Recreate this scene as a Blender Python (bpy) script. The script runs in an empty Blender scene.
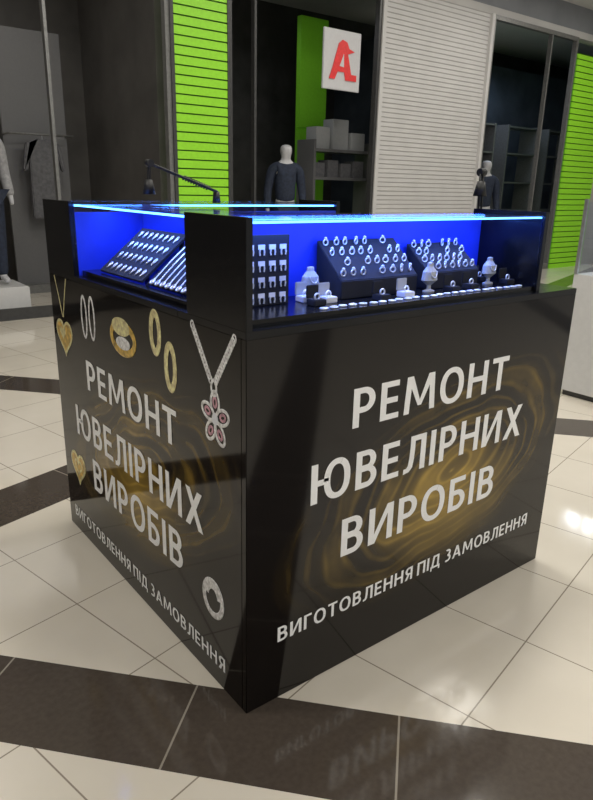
import bpy, bmesh, math, random
from mathutils import Vector, Matrix
random.seed(7)
S=bpy.context.scene
COL=S.collection
try:
    S.view_settings.view_transform='Standard'
except Exception: pass

# ---------------------------------------------------------------- materials
def new_mat(name):
    m=bpy.data.materials.new(name); m.use_nodes=True
    nt=m.node_tree; b=nt.nodes['Principled BSDF']
    return m,nt,b
def mat(name,col,rough=.5,metal=0,var=.12,scale=30,emis=None,es=0,coat=0,bump=0,spec=.5):
    m,nt,b=new_mat(name)
    n=nt.nodes.new('ShaderNodeTexNoise'); n.inputs['Scale'].default_value=scale; n.inputs['Detail'].default_value=3
    tc=nt.nodes.new('ShaderNodeTexCoord'); nt.links.new(tc.outputs['Object'],n.inputs['Vector'])
    r=nt.nodes.new('ShaderNodeValToRGB')
    r.color_ramp.elements[0].position=.3; r.color_ramp.elements[1].position=.7
    r.color_ramp.elements[0].color=[c*(1-var) for c in col]+[1]
    r.color_ramp.elements[1].color=[min(1,c*(1+var)) for c in col]+[1]
    nt.links.new(n.outputs['Fac'],r.inputs[0]); nt.links.new(r.outputs[0],b.inputs['Base Color'])
    b.inputs['Roughness'].default_value=rough; b.inputs['Metallic'].default_value=metal; b.inputs['Specular IOR Level'].default_value=spec
    if coat: b.inputs['Coat Weight'].default_value=coat
    if emis: b.inputs['Emission Color'].default_value=list(emis)+[1]; b.inputs['Emission Strength'].default_value=es
    if bump:
        bp=nt.nodes.new('ShaderNodeBump'); bp.inputs['Strength'].default_value=bump; bp.inputs['Distance'].default_value=.003
        nt.links.new(n.outputs['Fac'],bp.inputs['Height']); nt.links.new(bp.outputs[0],b.inputs['Normal'])
    return m
def glass_mat(name,tint=(.95,.97,1),refl=1.0,base=.03,gain=.6):
    m=bpy.data.materials.new(name); m.use_nodes=True; nt=m.node_tree; nt.nodes.clear()
    o=nt.nodes.new('ShaderNodeOutputMaterial'); mx=nt.nodes.new('ShaderNodeMixShader')
    t=nt.nodes.new('ShaderNodeBsdfTransparent'); g=nt.nodes.new('ShaderNodeBsdfGlossy'); f=nt.nodes.new('ShaderNodeLayerWeight')
    p=nt.nodes.new('ShaderNodeMath'); p.operation='POWER'; p.inputs[1].default_value=4.0; nt.links.new(f.outputs['Facing'],p.inputs[0]); f.inputs[0].default_value=.5
    q=nt.nodes.new('ShaderNodeMath'); q.operation='MULTIPLY_ADD'; q.inputs[1].default_value=gain; q.inputs[2].default_value=base; nt.links.new(p.outputs[0],q.inputs[0])
    t.inputs[0].default_value=list(tint)+[1]; g.inputs['Roughness'].default_value=.02
    g.inputs[0].default_value=(refl,refl,refl,1)
    nt.links.new(q.outputs[0],mx.inputs[0]); nt.links.new(t.outputs[0],mx.inputs[1]); nt.links.new(g.outputs[0],mx.inputs[2]); nt.links.new(mx.outputs[0],o.inputs[0])
    return m
class NT:
    def __init__(s,nt): s.nt=nt
    def m(s,op,a,b=None,c=None):
        n=s.nt.nodes.new('ShaderNodeMath'); n.operation=op
        for i,v in enumerate((a,b,c)):
            if v is None: continue
            if isinstance(v,(int,float)): n.inputs[i].default_value=v
            else: s.nt.links.new(v,n.inputs[i])
        return n.outputs[0]
    def mix(s,f,a,b):
        n=s.nt.nodes.new('ShaderNodeMix'); n.data_type='RGBA'
        if isinstance(f,(int,float)): n.inputs[0].default_value=f
        else: s.nt.links.new(f,n.inputs[0])
        for i,v in ((6,a),(7,b)):
            if isinstance(v,tuple): n.inputs[i].default_value=list(v)+[1]
            else: s.nt.links.new(v,n.inputs[i])
        return n.outputs[2]
def floor_material():
    m,nt,b=new_mat('floor_tiles'); N=NT(nt)
    tc=nt.nodes.new('ShaderNodeTexCoord'); sp=nt.nodes.new('ShaderNodeSeparateXYZ'); nt.links.new(tc.outputs['Object'],sp.inputs[0])
    x,y=sp.outputs[0],sp.outputs[1]
    def lin(a,b_): return N.m('ADD',N.m('MULTIPLY',x,a),N.m('MULTIPLY',y,b_))
    u=lin(.975,.222); v=lin(-.222,.975); w=lin(.741,.671); q=lin(.671,-.741); k=lin(-.3,.954)
    def line(c,off,s,wd):
        f=N.m('FRACT',N.m('DIVIDE',N.m('SUBTRACT',c,off),s))
        f=N.m('MINIMUM',f,N.m('SUBTRACT',1.0,f)); return N.m('LESS_THAN',f,wd/s)
    def band(c,a,b_): return N.m('MULTIPLY',N.m('GREATER_THAN',c,a),N.m('LESS_THAN',c,b_))
    b1=band(w,-.215,.078); b2=band(w,2.47,2.78); b3=band(k,1.45,1.765)
    dark=N.m('MAXIMUM',N.m('MAXIMUM',b1,b2),b3)
    gr_t=N.m('MAXIMUM',line(u,.39,.41,.0022),line(v,-.46,.41,.0022))
    gr_b=N.m('MAXIMUM',N.m('MULTIPLY',N.m('MAXIMUM',b1,b2),line(q,-.163,.57,.0028)),N.m('MULTIPLY',b3,line(lin(.954,.3),.1,.57,.0028)))
    n=nt.nodes.new('ShaderNodeTexNoise'); n.inputs['Scale'].default_value=3; n.inputs['Detail'].default_value=5; nt.links.new(tc.outputs['Object'],n.inputs['Vector'])
    n2=nt.nodes.new('ShaderNodeTexNoise'); n2.inputs['Scale'].default_value=60; nt.links.new(tc.outputs['Object'],n2.inputs['Vector'])
    cream=N.mix(n.outputs['Fac'],(.62,.57,.485),(.74,.685,.595))
    brown=N.mix(n2.outputs['Fac'],(.050,.040,.032),(.085,.068,.055))
    cream=N.mix(gr_t,cream,(.28,.24,.19)); brown=N.mix(gr_b,brown,(.28,.25,.21))
    c=N.mix(dark,cream,brown)
    nt.links.new(c,b.inputs['Base Color'])
    rr=N.m('MULTIPLY_ADD',n.outputs['Fac'],.09,.045); nt.links.new(rr,b.inputs['Roughness'])
    b.inputs['Specular IOR Level'].default_value=.75
    return m
def swirl_material(name,axis,cx,cz):
    m,nt,b=new_mat(name); N=NT(nt)
    tc=nt.nodes.new('ShaderNodeTexCoord')
    nz=nt.nodes.new('ShaderNodeTexNoise'); nz.inputs['Scale'].default_value=2.6; nz.inputs['Detail'].default_value=2; nt.links.new(tc.outputs['Object'],nz.inputs['Vector'])
    nf=nt.nodes.new('ShaderNodeTexNoise'); nf.inputs['Scale'].default_value=7; nf.inputs['Detail'].default_value=3; nt.links.new(tc.outputs['Object'],nf.inputs['Vector'])
    sp=nt.nodes.new('ShaderNodeSeparateXYZ'); nt.links.new(tc.outputs['Object'],sp.inputs[0])
    h=sp.outputs[axis]; z=sp.outputs[2]
    a=N.m('SUBTRACT',h,cx); c=N.m('SUBTRACT',z,cz)
    c2=N.m('ADD',c,N.m('MULTIPLY',a,-.22 if axis==0 else .22))
    d=N.m('SQRT',N.m('ADD',N.m('POWER',N.m('MULTIPLY',a,.95),2.0),N.m('POWER',N.m('MULTIPLY',c2,2.0),2.0)))
    dn=N.m('ADD',d,N.m('MULTIPLY',nz.outputs['Fac'],.35))
    ring=N.m('POWER',N.m('MULTIPLY_ADD',N.m('SINE',N.m('MULTIPLY',dn,95.0)),.5,.5),4.0)
    ring2=N.m('POWER',N.m('MULTIPLY_ADD',N.m('SINE',N.m('MULTIPLY',dn,31.0)),.5,.5),2.0)
    fall=N.m('POWER',N.m('MAXIMUM',N.m('SUBTRACT',1.0,N.m('DIVIDE',d,.66)),0.0),.9)
    br=N.m('MULTIPLY_ADD',nf.outputs['Fac'],2.4,-.65); br=N.m('MAXIMUM',br,0.03)
    s=N.m('MULTIPLY',N.m('MULTIPLY',N.m('MULTIPLY_ADD',ring,.5,N.m('MULTIPLY',ring2,.45)),fall),br)
    g=N.m('SQRT',N.m('ADD',N.m('POWER',N.m('MULTIPLY',N.m('SUBTRACT',h,cx-.0),2.6),2.0),N.m('POWER',N.m('MULTIPLY',N.m('SUBTRACT',z,cz-.10),4.5),2.0)))
    glow=N.m('POWER',N.m('MAXIMUM',N.m('SUBTRACT',1.0,g),0.0),1.2)
    s=N.m('MINIMUM',N.m('MULTIPLY_ADD',glow,.55,s),1.0)
    col=N.mix(s,(.006,.0045,.004),(.54,.35,.06))
    nt.links.new(col,b.inputs['Base Color'])
    b.inputs['Roughness'].default_value=.07; b.inputs['Specular IOR Level'].default_value=.4
    return m

M={}
M['floor']=floor_material()
M['front']=swirl_material('front_print',0,.77,.52)
M['side']=swirl_material('side_print',1,.64,.50)
M['black']=mat('black_laminate',(.006,.006,.007),.2,spec=.4)
M['matte']=mat('black_plastic',(.012,.012,.013),.5)
M['white']=mat('white_letters',(.92,.92,.92),.45,var=.03)
M['bluewall']=mat('blue_back_panel_glow',(.015,.04,.52),.35,var=.1,scale=8,emis=(.01,.03,.8),es=.10)  # faint glow put into the blue, adding to the LED light on it
M['led']=mat('led_blue',(.1,.3,1),.4,emis=(.06,.24,1),es=9)
M['ledw']=mat('led_pale_blue',(.3,.6,1),.4,emis=(.06,.28,1),es=5)
M['glass']=glass_mat('clear_glass')
M['gold']=mat('gold_print',(.70,.44,.10),.3,.35,var=.55,scale=45)
M['goldp']=mat('pale_gold_print',(.85,.68,.36),.3,.25,var=.4,scale=60)
M['silverp']=mat('silver_print',(.78,.75,.76),.35,.1,var=.4,scale=90)
M['rose']=mat('rose_stone_print',(.55,.30,.36),.3,.1,var=.4,scale=90)
M['silver']=mat('silver',(.85,.87,.92),.3,.6,var=.1)
M['darkhole']=mat('dark_print',(.02,.015,.015),.4)
M['chrome']=mat('brushed_metal',(.55,.56,.58),.3,.9)
M['velvet']=mat('black_velvet',(.010,.011,.018),.9,bump=.3,scale=400)
M['card']=mat('white_card',(.72,.73,.78),.6,var=.04)
M['cardg']=mat('dim_card',(.4,.41,.42),.6,var=.04)
M['green']=mat('green_slats_glow',(.26,.62,.02),.45,var=.06,emis=(.24,.62,.02),es=.14)  # faint glow put into the slat colour; the slats are no lamp
M['greeng']=mat('green_groove_shade',(.07,.22,.01),.6,var=.06)  # groove shade put into the colour: darker copy of the slat green
M['greend']=mat('green_slats_dim',(.16,.45,.02),.5,var=.06,emis=(.16,.5,.02),es=.06)  # darker slat green with a faint glow put into its colour
M['shutter']=mat('shutter_white',(.58,.57,.565),.5,var=.04,scale=4)
M['shutterg']=mat('shutter_groove_shade',(.40,.39,.38),.6,var=.04,scale=4)  # shade of the grooves painted as a darker copy of the shutter white
M['frame']=mat('window_frame',(.06,.06,.06),.4,.3)
M['framel']=mat('window_frame_grey',(.20,.20,.195),.4,.4)
M['wallw']=mat('painted_wall',(.50,.49,.48),.7,var=.05,scale=2)
M['wallg']=mat('upper_fascia',(.22,.23,.25),.6,var=.1,scale=2)
M['intdark']=mat('interior_dark',(.055,.053,.053),.7,var=.3,scale=3)
M['intgrey']=mat('interior_grey',(.09,.085,.08),.7,var=.25,scale=2)
M['intblue']=mat('interior_blue_grey',(.06,.075,.10),.6,var=.35,scale=2)
M['ceil']=mat('ceiling_paint',(.6,.6,.6),.8,var=.04,scale=2)
M['lightpanel']=mat('light_panel',(1,1,1),.5,emis=(1,.96,.9),es=6)
M['red']=mat('red_sign',(.65,.03,.03),.4,emis=(.8,.04,.04),es=.08)
M['signw']=mat('sign_white',(.50,.50,.51),.5,var=.03,emis=(.8,.8,.8),es=.05)
M['manneq']=mat('mannequin_shell',(.5,.5,.52),.35,var=.05)
M['navy']=mat('navy_cloth',(.018,.026,.05),.8,var=.3,bump=.4)
M['greyc']=mat('grey_cloth',(.13,.13,.14),.85,var=.2,bump=.4)
M['sweater']=mat('grey_knit',(.30,.30,.31),.85,var=.2,bump=.4)
M['counterw']=mat('white_laminate',(.62,.62,.62),.3,var=.03)
M['shelfw']=mat('shelf_laminate',(.15,.15,.155),.4,var=.03)

# ---------------------------------------------------------------- helpers
def add(name,me,mats,parent=None,loc=None):
    o=bpy.data.objects.new(name,me); COL.objects.link(o)
    for m_ in (mats if isinstance(mats,(list,tuple)) else [mats]): me.materials.append(m_)
    if parent: o.parent=parent
    if loc: o.location=loc
    return o
def top(o,label,cat,group=None,kind=None):
    o['label']=label; o['category']=cat
    if group: o['group']=group
    if kind: o['kind']=kind
    return o
def struct(o): o['kind']='structure'; return o
def empty(name,loc=(0,0,0)):
    o=bpy.data.objects.new(name,None); o.empty_display_size=.1; o.location=loc; COL.objects.link(o); return o
def boxes_mesh(name,bl,bevel=0.0):
    bm=bmesh.new()
    for (a,b) in bl:
        r=bmesh.ops.create_cube(bm,size=1)
        for v in r['verts']:
            v.co=Vector([(a[i]+b[i])/2+v.co[i]*(b[i]-a[i]) for i in range(3)])
    if bevel:
        bmesh.ops.bevel(bm,geom=bm.edges[:],offset=bevel,segments=2,affect='EDGES',clamp_overlap=True)
    me=bpy.data.meshes.new(name); bm.to_mesh(me); bm.free(); return me
def box(name,a,b,m,parent=None,bevel=0.0):
    return add(name,boxes_mesh(name,[(a,b)],bevel),m,parent)
def boxes(name,bl,m,parent=None,bevel=0.0):
    return add(name,boxes_mesh(name,bl,bevel),m,parent)
def realise(tmp):
    dg=bpy.context.evaluated_depsgraph_get(); dg.update()
    me=bpy.data.meshes.new_from_object(tmp.evaluated_get(dg))
    bpy.data.objects.remove(tmp); return me
def tube_mesh(paths,r,closed=False,res=2,smooth=True):
    cu=bpy.data.curves.new('tmp','CURVE'); cu.dimensions='3D'; cu.bevel_depth=r; cu.bevel_resolution=res; cu.use_fill_caps=True
    for p in paths:
        s=cu.splines.new('POLY'); s.points.add(len(p)-1)
        for i,c in enumerate(p): s.points[i].co=(c[0],c[1],c[2],1)
        s.use_cyclic_u=closed
    t=bpy.data.objects.new('tmp',cu); COL.objects.link(t); me=realise(t)
    if smooth:
        for f in me.polygons: f.use_smooth=True
    me.materials.clear(); return me
def tube(name,paths,r,m,parent=None,closed=False,res=2):
    return add(name,tube_mesh(paths,r,closed,res),m,parent)
def cyl(name,p,q,r1,r2,m,parent=None,seg=24):
    p,q=Vector(p),Vector(q); d=q-p
    bm=bmesh.new(); bmesh.ops.create_cone(bm,cap_ends=True,segments=seg,radius1=r1,radius2=r2,depth=d.length)
    R=d.to_track_quat('Z','Y').to_matrix().to_4x4(); R.translation=(p+q)/2
    bm.transform(R); me=bpy.data.meshes.new(name); bm.to_mesh(me); bm.free()
    for f in me.polygons: f.use_smooth=len(f.vertices)==4
    return add(name,me,m,parent)

# ---------------------------------------------------------------- lettering: glyphs drawn as flat polygons
SW,HB=.185,.15
def rc(x0,y0,x1,y1): return [[(x0,y0),(x1,y0),(x1,y1),(x0,y1)]]
def para(xb,yb,xt,yt,w): return [[(xb,yb),(xb+w,yb),(xt+w,yt),(xt,yt)]]
def strip(outer,inner,closed=False):
    n=len(outer); q=[]
    for i in range(n if closed else n-1):
        j=(i+1)%n; q.append([outer[i],outer[j],inner[j],inner[i]])
    return q
def ring(x0,x1,y0=-.015,y1=1.015,sx=SW,sy=HB,a0=0,a1=360,n=36):
    cx,cy_=(x0+x1)/2,(y0+y1)/2; rx,ry=(x1-x0)/2,(y1-y0)/2; cl=(a1-a0==360)
    A=[math.radians(a0+(a1-a0)*i/(n if cl else n-1)) for i in range(n)]
    def se(rx_,ry_): return [(cx+rx_*math.copysign(abs(math.cos(t))**.9,math.cos(t)),cy_+ry_*math.copysign(abs(math.sin(t))**.9,math.sin(t))) for t in A]
    return strip(se(rx,ry),se(rx-sx,ry-sy),cl)
def bowl(x0,x1,y0,y1,flip=False,sx=SW,sy=HB):
    r=(y1-y0)/2; k=min(r*1.05,(x1-x0)); cx=x1-k; cy_=(y0+y1)/2
    A=[math.radians(90-180*i/18) for i in range(19)]
    o=[(x0,y1)]+[(cx+k*math.cos(t),cy_+r*math.sin(t)) for t in A]+[(x0,y0)]
    i_=[(x0,y1-sy)]+[(cx+(k-sx)*math.cos(t),cy_+(r-sy)*math.sin(t)) for t in A]+[(x0,y0+sy)]
    return strip(o,i_)
def mirror(q,w): return [[(w-a,b) for a,b in f] for f in q]
G={}
def stem(x): return rc(x,0,x+SW,1)
G['Р']=(.64,stem(0)+bowl(.1,.64,.36,1))
G['Е']=(.58,stem(0)+rc(.1,1-HB,.56,1)+rc(.1,.43,.53,.43+HB)+rc(.1,0,.58,HB))
G['М']=(1.04,para(0,0,.06,1,SW*.95)+para(1.04-SW*.95,0,.98-SW*.95,1,SW*.95)+[[(.06,1),(.26,1),(.58,.18),(.46,.18)]]+[[(.98,1),(.78,1),(.46,.18),(.58,.18)]])
G['О']=(.86,ring(0,.86))
G['Н']=(.76,stem(0)+stem(.76-SW)+rc(.1,.43,.7,.43+HB))
G['Т']=(.68,rc(0,1-HB,.68,1)+rc(.34-SW/2,0,.34+SW/2,.95))
G['Ю']=(1.14,stem(0)+rc(.1,.43,.5,.43+HB)+ring(.36,1.14))
G['В']=(.66,stem(0)+bowl(.1,.62,.47,1,sy=HB*.95)+bowl(.1,.66,0,.59))
G['Л']=(.76,stem(.76-SW)+rc(.2,1-HB,.7,1)+strip([(.2,1),(.2,.7),(.185,.4),(.15,.2),(.09,.13),(0,.13)],[(.37,1),(.37,.68),(.355,.36),(.31,.12),(.2,.01),(0,-.015)]))
G['І']=(SW,stem(0))
G['И']=(.78,stem(0)+stem(.78-SW)+[[(.05,0),(.21,0),(.73,1),(.57,1)]])
G['Х']=(.80,[[(0,0),(.21,0),(.77,1),(.56,1)],[(.59,0),(.80,0),(.24,1),(.03,1)]])
G['Б']=(.64,stem(0)+rc(.1,1-HB,.60,1)+bowl(.1,.64,0,.62))
G['Г']=(.54,stem(0)+rc(.1,1-HB,.54,1))
G['Д']=(.88,rc(0,0,.88,HB)+rc(0,-.2,.14,.1)+rc(.74,-.2,.88,.1)+rc(.60,.1,.60+SW,1)+rc(.22,1-HB,.7,1)+[[(.08,.1),(.26,.1),(.39,1),(.22,1)]])
G['П']=(.74,stem(0)+stem(.74-SW)+rc(.1,1-HB,.7,1))
G['З']=(.62,ring(-.02,.58,.47,1.015,SW,HB,125,-90,18)+ring(-.08,.62,-.015,.60,SW,HB,90,-125,18))
G['А']=(.88,[[(0,0),(.20,0),(.53,1),(.34,1)],[(.68,0),(.88,0),(.54,1),(.35,1)]]+rc(.2,.22,.7,.36))
G['Я']=(.66,mirror(stem(0)+bowl(.1,.64,.38,1),.66)+[[(0,0),(.22,0),(.42,.46),(.24,.46)]])
def lettering(s,side,u0,u1,z0,z1,parent):
    gap=.17; x=0; words=[[]]
    for ch in s:
        if ch==' ': x+=.28; words.append([]); continue
        w,q=G[ch]; words[-1].append((x,q)); x+=w+gap
    tot=x-gap
    for wd in words:
        bm=bmesh.new(); k=0
        for (xo,q) in wd:
            for f in q:
                d=.0012+(k%9)*.00004; k+=1; vs=[]
                for (a,b) in f:
                    uu=u0+(u1-u0)*(xo+a)/tot; z=z0+(z1-z0)*b
                    vs.append(bm.verts.new((uu,-d,z) if side=='front' else (-d,uu,z)))
                try: bm.faces.new(vs)
                except Exception: pass
        me=bpy.data.meshes.new('lettering'); bm.to_mesh(me); bm.free()
        add('lettering',me,M['white'],parent)

# ---------------------------------------------------------------- camera
yaw,pitch,roll=.90694,.31415,.02381
cy,sy=math.cos(yaw),math.sin(yaw)
fw=Vector((cy*math.cos(pitch),sy*math.cos(pitch),-math.sin(pitch))); r0=Vector((sy,-cy,0)); u0=r0.cross(fw)
r_=r0*math.cos(roll)+u0*math.sin(roll); u_=-r0*math.sin(roll)+u0*math.cos(roll)
cd=bpy.data.cameras.new('camera'); co=bpy.data.objects.new('camera',cd); COL.objects.link(co)
mw=Matrix((( r_.x,u_.x,-fw.x,-.79293),( r_.y,u_.y,-fw.y,-1.20055),( r_.z,u_.z,-fw.z,1.36177),(0,0,0,1)))
co.matrix_world=mw; cd.lens=660.467/800*36; cd.sensor_width=36; cd.sensor_fit='AUTO'; cd.clip_start=.02
S.camera=co

# ---------------------------------------------------------------- room
struct(box('floor',(-6,-6,-.1),(16,10,0),M['floor']))
struct(box('ceiling',(-6,-6,4.3),(16,10,4.4),M['ceil']))
YF=5.8
struct(box('wall_back',(-6,9.2,0),(16,9.3,4.3),M['intdark']))
struct(box('wall_right',(15.8,-6,0),(15.9,9.2,4.3),M['wallw']))
struct(box('wall_left',(-6,-6,0),(-5.9,9.2,4.3),M['wallw']))
struct(box('wall_fascia',(-5.9,YF,3.83),(15.8,YF+.2,3.93),M['wallw']))
struct(box('wall_fascia.001',(-5.9,YF+.03,3.93),(15.8,YF+.2,4.3),M['wallg']))
struct(box('wall_divider',(2.83,YF+.25,0),(2.95,9.2,3.83),M['intgrey']))
struct(box('wall_divider.001',(8.08,YF+.12,0),(8.2,9.2,3.83),M['intblue']))
struct(box('wall_interior',(-5.9,8.2,0),(2.83,8.3,3.83),M['intgrey']))
struct(box('wall_interior.001',(8.2,8.4,0),(15.8,8.5,3.83),M['intblue']))
def window(n,x0,x1,z0,z1,muls,fm,t=.05):
    bl=[((x0,YF-.03,z0),(x0+t,YF+.05,z1)),((x1-t,YF-.03,z0),(x1,YF+.05,z1)),((x0+t,YF-.03,z0),(x1-t,YF+.05,z0+.1)),((x0+t,YF-.03,z1-.06),(x1-t,YF+.05,z1))]
    for mx in muls: bl.append(((mx-.015,YF-.025,z0+.1),(mx+.015,YF+.045,z1-.06)))
    struct(boxes('window_%d'%n,bl,M[fm]))
window(1,-5.9,2.86,0,3.83,[-2.5,-.6,1.57],'framel')
window(2,3.58,5.92,0,3.83,[3.95],'frame')
window(3,8.2,10.5,0,3.83,[9.75],'framel')
def slatted(name,x0,x1,y,z0,z1,pitch_,depth,m,groove=.25):
    bm=bmesh.new(); prof=[]; mi=[]; z=z0
    while z<z1-1e-6:
        g=pitch_*groove; zt=min(z+pitch_,z1)
        prof+= [(y,z),(y,zt-g),(y+depth,zt-g*.7),(y+depth,zt-g*.2)]; mi+=[0,1,1,1]
        z=zt
    prof.append((y,z1))
    L=[bm.verts.new((x0,a,b)) for a,b in prof]; R=[bm.verts.new((x1,a,b)) for a,b in prof]
    for i in range(len(prof)-1):
        f=bm.faces.new((L[i],R[i],R[i+1],L[i+1])); f.material_index=mi[i]
    bk=[bm.verts.new(c) for c in ((x0,y+.06,z0),(x1,y+.06,z0),(x1,y+.06,z1),(x0,y+.06,z1))]
    bm.faces.new((bk[1],bk[0],bk[3],bk[2]))
    me=bpy.data.meshes.new(name); bm.to_mesh(me); bm.free(); return add(name,me,m)
struct(slatted('door_1',5.98,8.14,YF,0,3.83,.06,.006,[M['shutter'],M['shutterg']],.25))
struct(boxes('trim_1',[((5.92,YF-.05,0),(5.98,YF+.08,3.83)),((8.14,YF-.05,0),(8.2,YF+.08,3.83))],M['shutter']))
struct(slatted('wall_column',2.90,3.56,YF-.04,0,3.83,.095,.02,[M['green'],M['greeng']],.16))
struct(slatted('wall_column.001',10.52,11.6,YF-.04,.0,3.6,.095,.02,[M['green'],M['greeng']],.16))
struct(box('wall_plain',(11.6,YF,0),(15.8,YF+.1,3.83),M['wallw']))
struct(boxes('trim_2',[((2.86,YF-.05,0),(2.90,YF+.05,3.83)),((3.56,YF-.05,0),(3.58,YF+.05,3.83))],M['frame']))
struct(box('baseboard_back',(-5.9,YF-.05,0),(2.86,YF-.031,.12),M['frame']))

# ---------------------------------------------------------------- kiosk
W,L,H=1.347,1.326,1.05
K=empty('kiosk_counter',(0,0,0))
top(K,'black square jewellery repair kiosk with blue-lit glass cases','kiosk')
t=.02
boxes('kick_base',[((t,t,0),(W-t,t+.02,.05)),((t,L-t-.02,0),(W-t,L-t,.05)),((t,t,0),(t+.02,L-t,.05)),((W-t-.02,t,0),(W-t,L-t,.05))],M['matte'],K)
box('front_panel',(0,0,.0),(W,t,H-.018),M['front'],K,.0015)
box('side_panel',(0,t,.0),(t,L,H-.018),M['side'],K,.0015)
box('rear_panel',(t,L-t,0),(W,L,H-.018),M['black'],K)
box('end_panel',(W-t,t,0),(W,L-t,H-.018),M['black'],K)
boxes('countertop',[((0,0,H-.018),(W,.32,H)),((0,L-.32,H-.018),(W,L,H)),((0,.32,H-.018),(.32,L-.32,H))],M['black'],K,.001)
ZT=1.29
XE=1.135
def glass_rim(name,a,b,ax,parent,w=.0035):
    # polished outer edge of a clear pane lying in the plane of axis ax
    i,j=[k for k in range(3) if k!=ax]; bl=[]
    for (k,l) in ((i,j),(j,i)):
        for side in (0,1):
            p,q=list(a),list(b)
            if side==0: q[k]=a[k]+w
            else: p[k]=b[k]-w
            if k==j: p[i]+=w; q[i]-=w
            bl.append((tuple(p),tuple(q)))
    return boxes(name,bl,M['glass'],parent)
fc=box('front_display_case',(.02,.03,H),(XE,.27,H+.018),M['black'],K)
box('case_end',(0,.0,H),(.018,.27,ZT+.005),M['black'],fc,.001)
box('case_end',(XE,.02,H),(XE+.02,.30,ZT+.01),M['black'],fc,.001)
box('back_wall',(.018,.262,H+.018),(XE,.27,ZT-.004),M['bluewall'],fc)
glass_rim('front_glass',(.018,.026,H+.0),(XE,.03,ZT),1,fc)
box('top_glass',(.018,.03,ZT-.004),(XE,.27,ZT),M['glass'],fc)
box('light_strip',(.02,.031,ZT-.010),(XE-.002,.038,ZT-.005),M['ledw'],fc)
box('light_strip',(.02,.25,ZT-.016),(XE-.002,.261,ZT-.006),M['led'],fc)
sc=box('side_display_case',(.03,.27,H),(.27,1.06,H+.018),M['black'],K)
glass_rim('front_glass',(.012,.27,H),(.016,1.06,ZT),0,sc)
box('back_wall',(.262,.285,H+.018),(.27,1.06,ZT-.004),M['bluewall'],sc)
box('top_glass',(.012,.27,ZT-.004),(.27,1.06,ZT),M['glass'],sc)
box('light_strip',(.018,.275,ZT-.010),(.025,1.055,ZT-.005),M['led'],sc)
box('case_end',(.018,.271,H),(.262,.283,ZT-.004),M['bluewall'],sc)
rc_=box('rear_display_case',(.02,1.08,H),(1.17,L-.02,H+.018),M['black'],K)
box('case_end',(0,1.06,H),(.018,L,ZT+.005),M['black'],rc_,.001)
box('case_end',(1.17,1.06,H),(1.19,L,ZT+.01),M['black'],rc_,.001)
box('back_wall',(.018,1.062,H),(1.17,1.072,ZT-.03),M['bluewall'],rc_)
box('rear_glass',(.018,L-.012,H),(1.17,L-.008,ZT),M['glass'],rc_)
box('top_glass',(.018,1.062,ZT-.004),(1.17,L-.008,ZT),M['glass'],rc_)
box('light_strip',(.02,1.074,ZT-.012),(1.168,1.081,ZT-.006),M['led'],rc_)
box('work_shelf',(.33,.95,.74),(1.3,1.0,.76),M['black'],K)

lettering('РЕМОНТ','front',.335,1.005,.752,.862,K)
lettering('ЮВЕЛІРНИХ','front',.20,1.118,.566,.679,K)
lettering('ВИРОБІВ','front',.315,1.0,.372,.489,K)
lettering('ВИГОТОВЛЕННЯ ПІД ЗАМОВЛЕННЯ','front',.10,1.24,.186,.232,K)
lettering('РЕМОНТ','side',1.01,.345,.658,.766,K)
lettering('ЮВЕЛІРНИХ','side',1.155,.21,.448,.565,K)
lettering('ВИРОБІВ','side',1.02,.335,.268,.39,K)
lettering('ВИГОТОВЛЕННЯ ПІД ЗАМОВЛЕННЯ','side',1.26,.105,.062,.107,K)

# printed jewellery pictures on the side panel (flat decals)
def flat(name,paths,r,m,parent,closed=False):
    me=tube_mesh([[(0,p[0],p[1]) for p in pa] for pa in paths],r,closed)
    for v in me.vertices: v.co.x=v.co.x*.12*(.006/r if r>.006 else 1)-.0008
    return add(name,me,m,parent)
def ell(c,a,b,n=40,rot=0,s=0,e=360):
    o=[]
    for i in range(n):
        th=math.radians(s+(e-s)*i/(n if e-s==360 else n-1)); x=a*math.cos(th); y=b*math.sin(th)
        o.append((c[0]+x*math.cos(rot)-y*math.sin(rot),c[1]+x*math.sin(rot)+y*math.cos(rot)))
    return o
def heart(c,w,h,n=40):
    o=[]
    for i in range(n):
        t_=2*math.pi*i/n; o.append((c[0]+w*(16*math.sin(t_)**3)/32,c[1]+h*(13*math.cos(t_)-5*math.cos(2*t_)-2*math.cos(3*t_)-math.cos(4*t_))/30))
    return o
def disc(name,pts,m,parent,x=-.0012):
    bm=bmesh.new(); vs=[bm.verts.new((x,p[0],p[1])) for p in pts]; f=bm.faces.new(vs)
    r=bmesh.ops.extrude_face_region(bm,geom=[f])
    for g in r['geom']:
        if isinstance(g,bmesh.types.BMVert): g.co.x=-.0002
    bmesh.ops.recalc_face_normals(bm,faces=bm.faces[:])
    me=bpy.data.meshes.new(name); bm.to_mesh(me); bm.free(); return add(name,me,m,parent)
hp=disc('printed_heart_pendant',heart((1.21,.815),.15,.125),M['gold'],K); hp['label']='gold heart pendant picture'
flat('pendant_outline',[heart((1.21,.815),.155,.13)],.006,M['goldp'],hp,True)
disc('pendant_shine',heart((1.225,.825),.06,.05),M['goldp'],hp,-.0016)
flat('pendant_chain',[[(1.27,1.03),(1.24,.96),(1.213,.885)],[(1.15,1.03),(1.18,.96),(1.207,.885)]],.0035,M['goldp'],hp)
e=flat('printed_earrings',[ell((.995,.92),.022,.07),ell((.925,.925),.022,.07)],.006,M['silverp'],K,True); e['label']='silver drop earrings picture'
rg=flat('printed_ring',[ell((.68,.905),.085,.045)],.012,M['gold'],K,True); rg['label']='gold ring picture'
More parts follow.
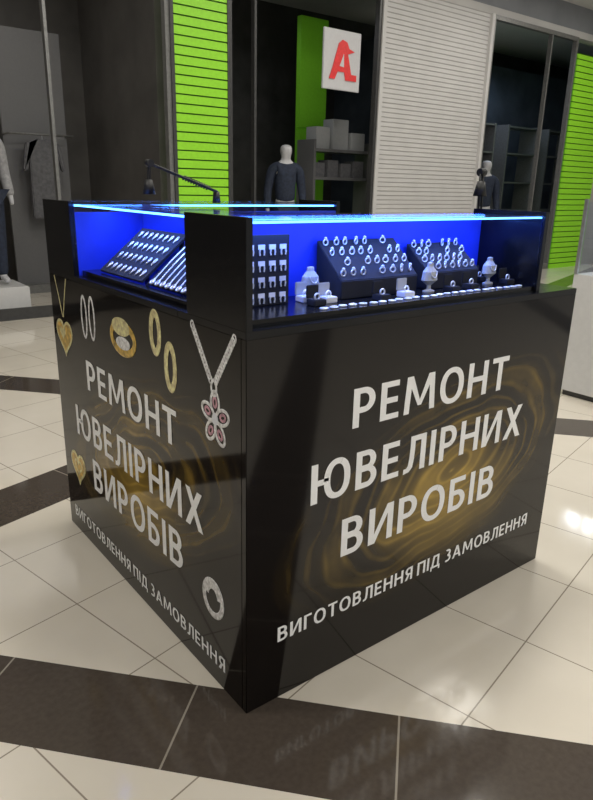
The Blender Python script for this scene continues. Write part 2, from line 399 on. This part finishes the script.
disc('ring_stone',ell((.69,.94),.065,.028),M['goldp'],rg,-.0016); disc('ring_gap',ell((.68,.89),.05,.020),M['silverp'],rg,-.0014)
hh=flat('printed_hoop_earrings',[ell((.455,.965),.025,.055),ell((.37,.885),.025,.06)],.012,M['goldp'],K,True); hh['label']='gold hoop earrings picture'
disc('hoop_gap',ell((.450,.965),.012,.035),M['darkhole'],hh); disc('hoop_gap',ell((.365,.885),.012,.04),M['darkhole'],hh)
def chain(p,q,n):
    o=[]
    for i in range(n):
        f=(i+.5)/n; o.append(ell((p[0]+(q[0]-p[0])*f,p[1]+(q[1]-p[1])*f),.0075,.010,10))
    return o
nk=flat('printed_necklace',chain((.245,1.03),(.155,.90),16)+chain((.045,1.03),(.135,.90),16),.0026,M['silverp'],K,True); nk['label']='silver chain necklace picture'
# flower pendant: bail, five open petals round a stone, and a small drop
pet=[]; fc0=(.138,.805)
for k in range(5):
    a=math.radians(90+72*k); pet.append(ell((fc0[0]+.036*math.cos(a),fc0[1]+.042*math.sin(a)),.030,.019,26,rot=a))
flat('pendant_petals',pet,.0048,M['silverp'],nk,True)
flat('pendant_bail',[ell((.142,.885),.012,.020,20)],.0045,M['silverp'],nk,True)
flat('petal_stones',[ell((fc0[0]+.038*math.cos(math.radians(90+72*k)),fc0[1]+.044*math.sin(math.radians(90+72*k))),.012,.008,14,rot=math.radians(90+72*k)) for k in range(5)],.004,M['rose'],nk,True)
disc('pendant_stone',ell(fc0,.014,.016,18),M['card'],nk,-.0018)
r2=disc('printed_heart_ring',heart((1.18,.30),.13,.12),M['gold'],K); r2['label']='gold heart ring picture'
flat('ring_outline',[heart((1.18,.30),.14,.13),heart((1.18,.30),.07,.06)],.006,M['goldp'],r2,True)
r3=flat('printed_silver_ring',[ell((.165,.272),.048,.052)],.010,M['silverp'],K,True); r3['label']='silver ring picture with a wide stone band'
flat('ring_band',[ell((.165,.272),.030,.036,24,0,10,170),ell((.165,.272),.039,.044,24,0,10,170)],.007,M['silverp'],r3)
flat('ring_stones',[ell((.165+.041*math.cos(a),.272+.047*math.sin(a)),.004,.004,8) for a in [math.radians(d_) for d_ in range(20,170,18)]],.003,M['card'],r3,True)

# ---------------------------------------------------------------- case contents
ZB=H+.0185
def copy_tree(src,loc=None,rotz=None):
    o=src.copy(); COL.objects.link(o)
    for ch in src.children:
        c2=ch.copy(); COL.objects.link(c2); c2.parent=o; c2.matrix_parent_inverse=ch.matrix_parent_inverse
    if loc: o.location=loc
    if rotz is not None: o.rotation_euler[2]=rotz
    return o
bx0,bx1,by=.105,.245,.17
eb=boxes('earring_board',[((bx0,by,ZB),(bx1,by+.006,ZB+.175)),((bx0+.01,by+.006,ZB),(bx1-.01,by+.06,ZB+.006))],M['velvet'],None,.001)
top(eb,'upright black velvet earring board inside the lit glass case','display board')
ec=None
for r in range(4):
    for c in range(4):
        x=bx0+.02+c*.033; z=ZB+.14-r*.04
        if ec is None:
            me=boxes_mesh('earring_card',[((-.010,-.0015,.0),(.010,0,.012))])
            ec=add('earring_card',me,M['card']); top(ec,'small white card with silver drop earrings on black board','earring card','earring cards on the board')
            add('earring',tube_mesh([[(-.006,-.003,.002),(-.0075,-.003,-.006),(-.006,-.003,-.014)],[(.006,-.003,.002),(.0075,-.003,-.006),(.006,-.003,-.014)]],.0022),M['silver'],ec)
            ec.location=(x,by-.0001,z)
        else: copy_tree(ec,(x,by-.0001,z))
def pad(name,x0,x1,y0,y1,h0,h1,m,label,cat):
    bm=bmesh.new(); c=[(x0,y0,ZB),(x1,y0,ZB),(x1,y1,ZB),(x0,y1,ZB),(x0,y0,ZB+h0),(x1,y0,ZB+h0),(x1,y1,ZB+h1),(x0,y1,ZB+h1)]
    v=[bm.verts.new(p) for p in c]
    for f in ((3,2,1,0),(4,5,6,7),(0,1,5,4),(1,2,6,5),(2,3,7,6),(3,0,4,7)): bm.faces.new([v[i] for i in f])
    bmesh.ops.bevel(bm,geom=bm.edges[:],offset=.002,segments=2,affect='EDGES')
    me=bpy.data.meshes.new(name); bm.to_mesh(me); bm.free(); o=add(name,me,m); top(o,label,cat); return o
pads=[(.40,.70,.14,.25,.05,.15),(.76,1.0,.15,.25,.05,.13)]
for p in pads: pad('ring_pad',*p,M['velvet'],'sloping black velvet pad holding rows of silver rings','display pad')
def ring_obj():
    e0=empty('ring'); top(e0,'small silver ring with a clear stone on display','ring','silver rings in the glass case')
    add('band',tube_mesh([[(.008*math.cos(i*math.pi/8),0,.008+.008*math.sin(i*math.pi/8)) for i in range(16)]],.0022,True),M['silver'],e0)
    bm=bmesh.new(); bmesh.ops.create_icosphere(bm,subdivisions=1,radius=.0055,matrix=Matrix.Translation((0,0,.018)))
    me=bpy.data.meshes.new('stone'); bm.to_mesh(me); bm.free(); add('stone',me,M['card'],e0); return e0
ring_src=ring_obj(); first=True
for (x0,x1,y0,y1,h0,h1) in pads:
    nc=int((x1-x0)/.034)
    for r in range(4):
        for c in range(nc):
            if random.random()<.12: continue
            f=(r+.5)/4; loc=(x0+.02+c*(x1-x0-.04)/(nc-1)+random.uniform(-.003,.003),y0+(y1-y0)*f,ZB+h0+(h1-h0)*f-.001)
            if first: ring_src.location=loc; first=False
            else: copy_tree(ring_src,loc,random.uniform(-.5,.5))
def stand(x,y,kind,rot=0):
    if kind=='bust':
        bm=bmesh.new(); n=16; prof=[(.022,0),(.022,.004),(.008,.008),(.008,.02),(.03,.035),(.026,.06),(.012,.075),(.011,.085),(0,.087)]
        rings=[]
        for (rr,z) in prof:
            rings.append([bm.verts.new((max(rr,.0003)*math.cos(2*math.pi*i/n),max(rr,.0003)*.6*math.sin(2*math.pi*i/n),z)) for i in range(n)])
        for a in range(len(rings)-1):
            for i in range(n): bm.faces.new((rings[a][i],rings[a][(i+1)%n],rings[a+1][(i+1)%n],rings[a+1][i]))
        bm.faces.new(rings[0][::-1]); bm.faces.new(rings[-1])
        me=bpy.data.meshes.new('necklace_bust'); bm.to_mesh(me); bm.free()
        o=add('necklace_bust',me,M['cardg'],None,(x,y,ZB)); top(o,'small pale necklace bust with a fine silver chain','jewellery stand')
        add('chain',tube_mesh([[(.014*math.cos(a),-.016-.004*math.sin(a)**2,.062-.018*abs(math.sin(a))) for a in [math.pi+ math.pi*i/8 for i in range(9)]]],.0014),M['silver'],o)
    else:
        dk=kind=='dark'; e0=boxes('jewellery_box',[((-.02,-.018,0),(.02,.018,.016))],M['velvet' if dk else 'card'],None,.002); e0.location=(x,y,ZB)
        top(e0,('open black' if dk else 'open white')+' jewellery box with a silver ring','jewellery box')
        boxes('lid',[((-.02,.016,.016),(.02,.021,.05))],M['velvet' if dk else 'cardg'],e0,.002)
        add('ring_insert',tube_mesh([[(.008*math.cos(i*math.pi/8),-.002,.022+.008*math.sin(i*math.pi/8)) for i in range(16)]],.0024,True),M['silver'],e0)
for x,y,k in [(.30,.17,'box'),(.345,.13,'box'),(.29,.11,'dark'),(.34,.2,'bust'),(.50,.085,'dark'),(.60,.09,'box'),(.73,.12,'bust'),(.80,.09,'dark'),(.90,.10,'dark'),(1.04,.14,'bust'),(1.07,.20,'dark'),(1.1,.11,'dark')]: stand(x,y,k)
bsrc=None
for i in range(25):
    y=random.uniform(.05,.062)
    if bsrc is None:
        bsrc=add('bracelet',tube_mesh([[(.011*math.cos(k*math.pi/8),.008*math.sin(k*math.pi/8),.0022) for k in range(16)]],.002,True),M['silver']); top(bsrc,'coiled silver bracelet lying on the case floor','bracelet','silver bracelets in the glass case'); bsrc.location=(.27,.055,ZB)
    else:
        o=bsrc.copy(); COL.objects.link(o); o.location=(.27+i*.034,y,ZB)
TL=math.atan2(.14,.17)
def lean(x,y,z): return Matrix.Translation((x,y,z))@Matrix.Rotation(-TL,4,'Y')
def tilted(y0,y1,label):
    o=add('chain_board',boxes_mesh('chain_board',[((0,0,-.008),(.21,y1-y0,0))],.001),M['velvet']); mb=lean(.06,y0,ZB+.0085); o.matrix_world=mb
    top(o,label,'display board')
    for ya in (y0+.02,y1-.04):
        g=box('easel_leg',(.212,ya,ZB),(.220,ya+.02,ZB+.121),M['velvet']); g.parent=o; g.matrix_parent_inverse=mb.inverted()
    return o
tilted(.31,.62,'sloping black velvet board with long silver chains')
tilted(.66,.98,'sloping black velvet board with silver pendants')
chs=None
for i in range(9):
    mb=lean(.06,.335+i*.032,ZB+.0085)@Matrix.Translation((.006,0,.0024))
    if chs is None:
        pts=[(.20*f,.010*math.sin(f*3),0) for f in [k/10 for k in range(11)]]
        chs=add('silver_chain',tube_mesh([pts],.0022),M['silver']); top(chs,'long silver chain laid on a sloping black board','necklace','silver chains in the side case')
        add('pendant',tube_mesh([[(.002+.008*math.cos(k*math.pi/6),.008*math.sin(k*math.pi/6),.001) for k in range(12)]],.003,True),M['silver'],chs)
        chs.matrix_world=mb
    else:
        o=copy_tree(chs); o.matrix_world=mb
ps=None
for r in range(4):
    for c in range(8):
        mb=lean(.06,.685+c*.036,ZB+.0085)@Matrix.Translation((.03+.05*r,0,.0032))
        if ps is None:
            ps=add('pendant',tube_mesh([[(-.016,0,0),(-.006,.001,0),(.000,.005,0),(.009,.004,0),(.011,0,0),(.009,-.004,0),(.000,-.005,0),(-.006,-.001,0)]],.0022,True),M['silver']); top(ps,'small silver drop pendant on a sloping black board','pendant','silver pendants in the side case'); ps.matrix_world=mb
        else:
            o=ps.copy(); COL.objects.link(o); o.matrix_world=mb
# ---------------------------------------------------------------- desk lamps
def desk_lamp(base,elbow,head,label,side=Vector((0,1,0))):
    base,elbow,head=Vector(base),Vector(elbow),Vector(head)
    e0=empty('desk_lamp',base); top(e0,label,'lamp')
    inv=Matrix.Translation(-base)
    ps=[]
    ps.append(cyl('clamp',base-Vector((0,0,.012)),base+Vector((0,0,.03)),.016,.012,M['matte']))
    off=side*.008
    a=base+Vector((0,0,.03))
    ps.append(tube('arm',[[a+off,elbow+off],[a-off,elbow-off]],.004,M['matte']))
    d=(elbow-a); sp=[]
    n=60; q=d.normalized().to_track_quat('Z','Y')
    for i in range(n+1):
        th=i*2*math.pi*10/n; sp.append(a+d*(.12+.4*i/n)+q@Vector((.009*math.cos(th),.009*math.sin(th),0)))
    ps.append(tube('spring',[sp],.002,M['matte']))
    ps.append(cyl('joint',elbow-side*.014,elbow+side*.014,.013,.013,M['matte']))
    ps.append(tube('upper_arm',[[elbow+off,head+Vector((0,0,.02))+off],[elbow-off,head+Vector((0,0,.02))-off]],.0035,M['matte']))
    ps.append(cyl('lamp_shade',head+Vector((0,0,-.02)),head+Vector((0,0,.03)),.024,.013,M['matte']))
    for o in ps: o.parent=e0; o.matrix_parent_inverse=inv
    return e0
desk_lamp((.60,1.115,1.302),(.315,1.10,1.425),(.31,1.10,1.34),'black spring-arm desk lamp clamped to the kiosk')
desk_lamp((1.235,.34,1.062),(1.225,.35,1.42),(1.20,.33,1.36),'black upright desk lamp standing beside the glass case',Vector((1,0,0)))

# ---------------------------------------------------------------- mannequins
def skin(name,verts,edges,radii,m,parent=None,sub=2):
    me=bpy.data.meshes.new('t'); me.from_pydata([Vector(v) for v in verts],edges,[]); o=bpy.data.objects.new('t',me); COL.objects.link(o)
    o.modifiers.new('s','SKIN'); s=o.modifiers.new('u','SUBSURF'); s.levels=sub; s.render_levels=sub
    for i,r in enumerate(radii):
        sv=me.skin_vertices[0].data[i]; sv.radius=r if isinstance(r,tuple) else (r,r); sv.use_root=(i==0)
    rm=realise(o); rm.materials.clear()
    for f in rm.polygons: f.use_smooth=True
    return add(name,rm,m,parent)
def mannequin(loc,rotz,top_m,leg_m,label,arm=.0):
    e0=empty('mannequin',loc); e0.rotation_euler[2]=rotz; top(e0,label,'mannequin')
    V=[(0,0,.95),(0,0,1.12),(0,0,1.32),(0,0,1.45),(0,-.01,1.53),(0,-.015,1.62),(0,-.01,1.72),
       (.09,0,.88),(.10,0,.5),(.10,.01,.08),(.10,-.10,.03),
       (-.09,0,.88),(-.10,0,.5),(-.10,.01,.08),(-.10,-.10,.03),
       (.19,0,1.40),(.24,.02,1.12),(.25,-.04,.88),(.25,-.06,.80),
       (-.19,0,1.40),(-.24,.02,1.12),(-.25,-.04,.88),(-.25,-.06,.80)]
    E=[(0,1),(1,2),(2,3),(3,4),(4,5),(5,6),(0,7),(7,8),(8,9),(9,10),(0,11),(11,12),(12,13),(13,14),(3,15),(15,16),(16,17),(17,18),(3,19),(19,20),(20,21),(21,22)]
    R=[(.14,.1),(.115,.085),(.15,.10),(.11,.08),.05,(.092,.11),(.082,.10),.085,.055,.04,.03,.085,.055,.04,.03,.055,.042,.03,.02,.055,.042,.03,.02]
    skin('body',V,E,R,M['manneq'],e0)
    skin('jacket',[V[0],V[1],V[2],V[3],V[15],V[16],V[17],V[19],V[20],V[21]],[(0,1),(1,2),(2,3),(3,4),(4,5),(5,6),(3,7),(7,8),(8,9)],
         [(.17,.12),(.14,.11),(.175,.125),(.12,.095),.075,.06,.05,.075,.06,.05],top_m,e0)
    skin('trousers',[V[0],V[7],V[8],V[9],V[11],V[12],V[13]],[(0,1),(1,2),(2,3),(0,4),(4,5),(5,6)],[(.155,.115),.10,.075,.06,.10,.075,.06],leg_m,e0)
    return e0
pd=box('display_podium',(.45,5.95,0),(1.24,6.55,.30),M['counterw'],None,.01); top(pd,'low white display podium behind the shop glass','podium')
mannequin((.97,6.2,.30),.3,M['sweater'],M['navy'],'white mannequin in a grey sweater on a low podium')
pd2=box('display_podium',(4.4,6.05,0),(5.3,6.65,.16),M['counterw'],None,.01); top(pd2,'low white podium beneath a mannequin','podium')
mannequin((4.81,6.32,.16),-.4,M['navy'],M['navy'],'white-headed mannequin in a dark navy jacket')
mannequin((9.33,6.5,.0),-.5,M['navy'],M['greyc'],'mannequin in dark clothes behind the shop window').scale=(1.08,1.08,1.08)
# display screen with a rail of dark clothes in the left shop
ds=empty('display_screen',(1.95,7.5,0)); top(ds,'tall dim grey display screen with a garment rail','display screen')
for o in [box('screen_panel',(1.55,7.5,.1),(2.3,7.54,3.0),M['shelfw']),box('foot',(1.5,7.35,0),(2.35,7.7,.1),M['framel']),tube('rail',[[(1.56,7.5,1.86),(1.56,7.25,1.86),(2.29,7.25,1.86),(2.29,7.5,1.86)]],.012,M['framel'])]:
    o.parent=ds; o.matrix_parent_inverse=Matrix.Translation((-1.95,-7.5,0))
def garment(x,y,m,L_,label):
    n=[(-.20,0),(-.25,-.30),(-.20,-.31),(-.17,-.14),(-.18,-L_),(.18,-L_),(.17,-.14),(.20,-.31),(.25,-.30),(.20,0),(.06,.06),(0,.04),(-.06,.06)]
    bm=bmesh.new(); A=[bm.verts.new((x+a,y-.035,1.76+b)) for a,b in n]; B=[bm.verts.new((x+a,y+.035,1.76+b)) for a,b in n]
    bm.faces.new(A); bm.faces.new(B[::-1])
    for i in range(len(n)): bm.faces.new((A[i],B[i],B[(i+1)%len(n)],A[(i+1)%len(n)])[::-1])
    bmesh.ops.recalc_face_normals(bm,faces=bm.faces[:])
    bmesh.ops.bevel(bm,geom=bm.edges[:],offset=.012,segments=2,affect='EDGES')
    me=bpy.data.meshes.new('garment'); bm.to_mesh(me); bm.free(); o=add('hanging_garment',me,m); top(o,label,'garment')
    tube('hanger',[[(x,y,1.80),(x,y,1.85)]],.004,M['chrome'],o)
garment(1.92,7.25,M['greyc'],.85,'dark grey coat hanging on a rail')
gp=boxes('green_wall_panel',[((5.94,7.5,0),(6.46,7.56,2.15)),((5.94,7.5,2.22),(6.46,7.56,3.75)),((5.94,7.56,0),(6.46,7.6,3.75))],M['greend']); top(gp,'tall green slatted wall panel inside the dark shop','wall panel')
sg=boxes('shop_sign',[((5.03,YF+.06,2.54),(5.65,YF+.09,3.23))],M['signw'],None,.005); top(sg,'square white shop sign with a red bird and letter logo','sign')
def poly(name,pts,x0,z0,s,y,m,parent):
    bm=bmesh.new(); vs=[bm.verts.new((x0+a*s,y,z0+b*s)) for a,b in pts]; f=bm.faces.new(vs)
    r=bmesh.ops.extrude_face_region(bm,geom=[f])
    for g in r['geom']:
        if isinstance(g,bmesh.types.BMVert): g.co.y+=.01
    bmesh.ops.recalc_face_normals(bm,faces=bm.faces[:]); bmesh.ops.triangulate(bm,faces=bm.faces[:])
    me=bpy.data.meshes.new(name); bm.to_mesh(me); bm.free(); return add(name,me,m,parent)
poly('logo_letter',[(.0,.0),(.20,.0),(.30,.20),(.55,.20),(.60,.0),(1.0,.0),(1.0,.16),(.80,.16),(.66,.66),(.90,.74),(.70,.80),(.62,.95),(.45,1.0),(.32,.90),(.24,.66),(.12,.30)],5.12,2.66,.46,YF+.045,M['red'],sg)
poly('logo_wing',[(.36,.34),(.52,.32),(.50,.66)],5.12,2.66,.46,YF+.042,M['signw'],sg)
su=empty('shelving_unit',(6.1,6.9,0)); top(su,'dim shop shelving unit behind the glass','shelf')
for o in [box('upright',(5.6,6.7,0),(5.64,7.1,2.0),M['shelfw']),box('upright',(6.76,6.7,0),(6.8,7.1,2.0),M['shelfw'])]+[box('shelf',(5.64,6.7,z),(6.76,7.1,z+.04),M['shelfw']) for z in (.2,.9,1.45,1.84)]:
    o.parent=su; o.matrix_parent_inverse=Matrix.Translation((-6.1,-6.9,0))
for i,(x,w,h) in enumerate([(5.7,.26,.3),(6.02,.3,.42),(6.38,.28,.25)]):
    b_=box('carton',(x,6.78,1.881),(x+w,7.02,1.881+h),M['cardg'],None,.005); top(b_,'plain pale carton on top of the shelving unit','box','cartons on the shelving unit')
for i in range(4):
    b_=box('carton',(5.68+i*.26,6.78,1.491),(5.88+i*.26,7.02,1.491+.2+.04*(i%2)),M['greyc'],None,.005); top(b_,'grey carton standing on a shelf','box','cartons on the shelving unit')
for j,x in enumerate((10.2,11.6,13.0)):
    ru=empty('display_rack',(x,7.6,0)); top(ru,'pale metal display rack with shelves','shelf','display racks in the shop')
    parts=[box('upright',(x-.5,7.4,0),(x-.46,7.8,2.6),M['framel']),box('upright',(x+.46,7.4,0),(x+.5,7.8,2.6),M['framel'])]+[box('shelf',(x-.46,7.4,z),(x+.46,7.8,z+.03),M['framel']) for z in (.4,.95,1.5,2.05,2.55)]
    for o in parts: o.parent=ru; o.matrix_parent_inverse=Matrix.Translation((-x,-7.6,0))
wc=empty('showcase_counter',(3.8,.3,0)); top(wc,'white shop counter with a glass display top','counter')
x0,x1,y0,y1=3.42,4.1,-.9,1.2
pp=[box('cabinet_base',(x0,y0,.04),(x1,y1,.84),M['counterw'],None,.004),box('plinth',(x0+.03,y0+.03,0),(x1-.03,y1-.03,.04),M['frame']),
    box('front_glass',(x0+.01,y0+.01,.84),(x0+.016,y1-.01,1.3),M['glass']),box('end_glass',(x0+.016,y1-.016,.84),(x1-.016,y1-.01,1.3),M['glass']),box('top_glass',(x0+.01,y0+.01,1.3),(x1-.01,y1-.01,1.306),M['glass']),
    box('glass_shelf',(x0+.03,y0+.03,1.07),(x1-.03,y1-.03,1.076),M['glass']),
    box('corner_post',(x0,y1-.02,.84),(x0+.02,y1,1.32),M['chrome']),box('corner_post',(x1-.02,y1-.02,.84),(x1,y1,1.32),M['chrome']),box('corner_post',(x0,y0,.84),(x0+.02,y0+.02,1.32),M['chrome'])]
for o in pp: o.parent=wc; o.matrix_parent_inverse=Matrix.Translation((-3.8,-.3,0))

# ---------------------------------------------------------------- lights
def area(loc,size,power,col=(1,.95,.88),rot=(0,0,0),sy=None):
    l=bpy.data.lights.new('ceiling_or_case_lamp','AREA'); l.energy=power; l.size=size; l.color=col
    if sy: l.shape='RECTANGLE'; l.size_y=sy
    o=bpy.data.objects.new('ceiling_or_case_lamp',l); o.location=loc; o.rotation_euler=rot; COL.objects.link(o); return o
for i,(x,y) in enumerate([(-1.5,-2.5),(1.5,-2.5),(4.5,-2.5),(-1.5,1),(1.5,1),(3.2,1.4),(1.5,4),(4.5,4),(7.5,4),(7.5,1),(10,4)]):
    lp=box('ceiling_light',(x-.3,y-.3,4.27),(x+.3,y+.3,4.295),M['lightpanel']); top(lp,'square white recessed ceiling light panel','ceiling light','ceiling light panels')
    area((x,y,4.25),.6,44 if y<2 else 26,(1,.96,.88))
area((1.0,7.2,3.7),1.5,6); area((4.9,7.4,3.7),1.2,5,(.85,.9,1)); area((10.5,7.2,3.7),1.5,26,(.6,.75,1))
def strip_l(loc,sx,sy_,p):
    area(loc,sx,p,(.06,.20,1),(0,0,0),sy_)  # unseen blue area lamp inside a case, added to boost its LED strips
strip_l((.6,.15,ZT-.02),1.05,.05,3.6)
strip_l((.14,.66,ZT-.02),.05,.75,2.6)
strip_l((.6,1.2,ZT-.02),1.1,.05,1.2)
w=bpy.data.worlds.new('world'); S.world=w; w.use_nodes=True
w.node_tree.nodes['Background'].inputs[0].default_value=(.82,.85,.86,1); w.node_tree.nodes['Background'].inputs[1].default_value=.42
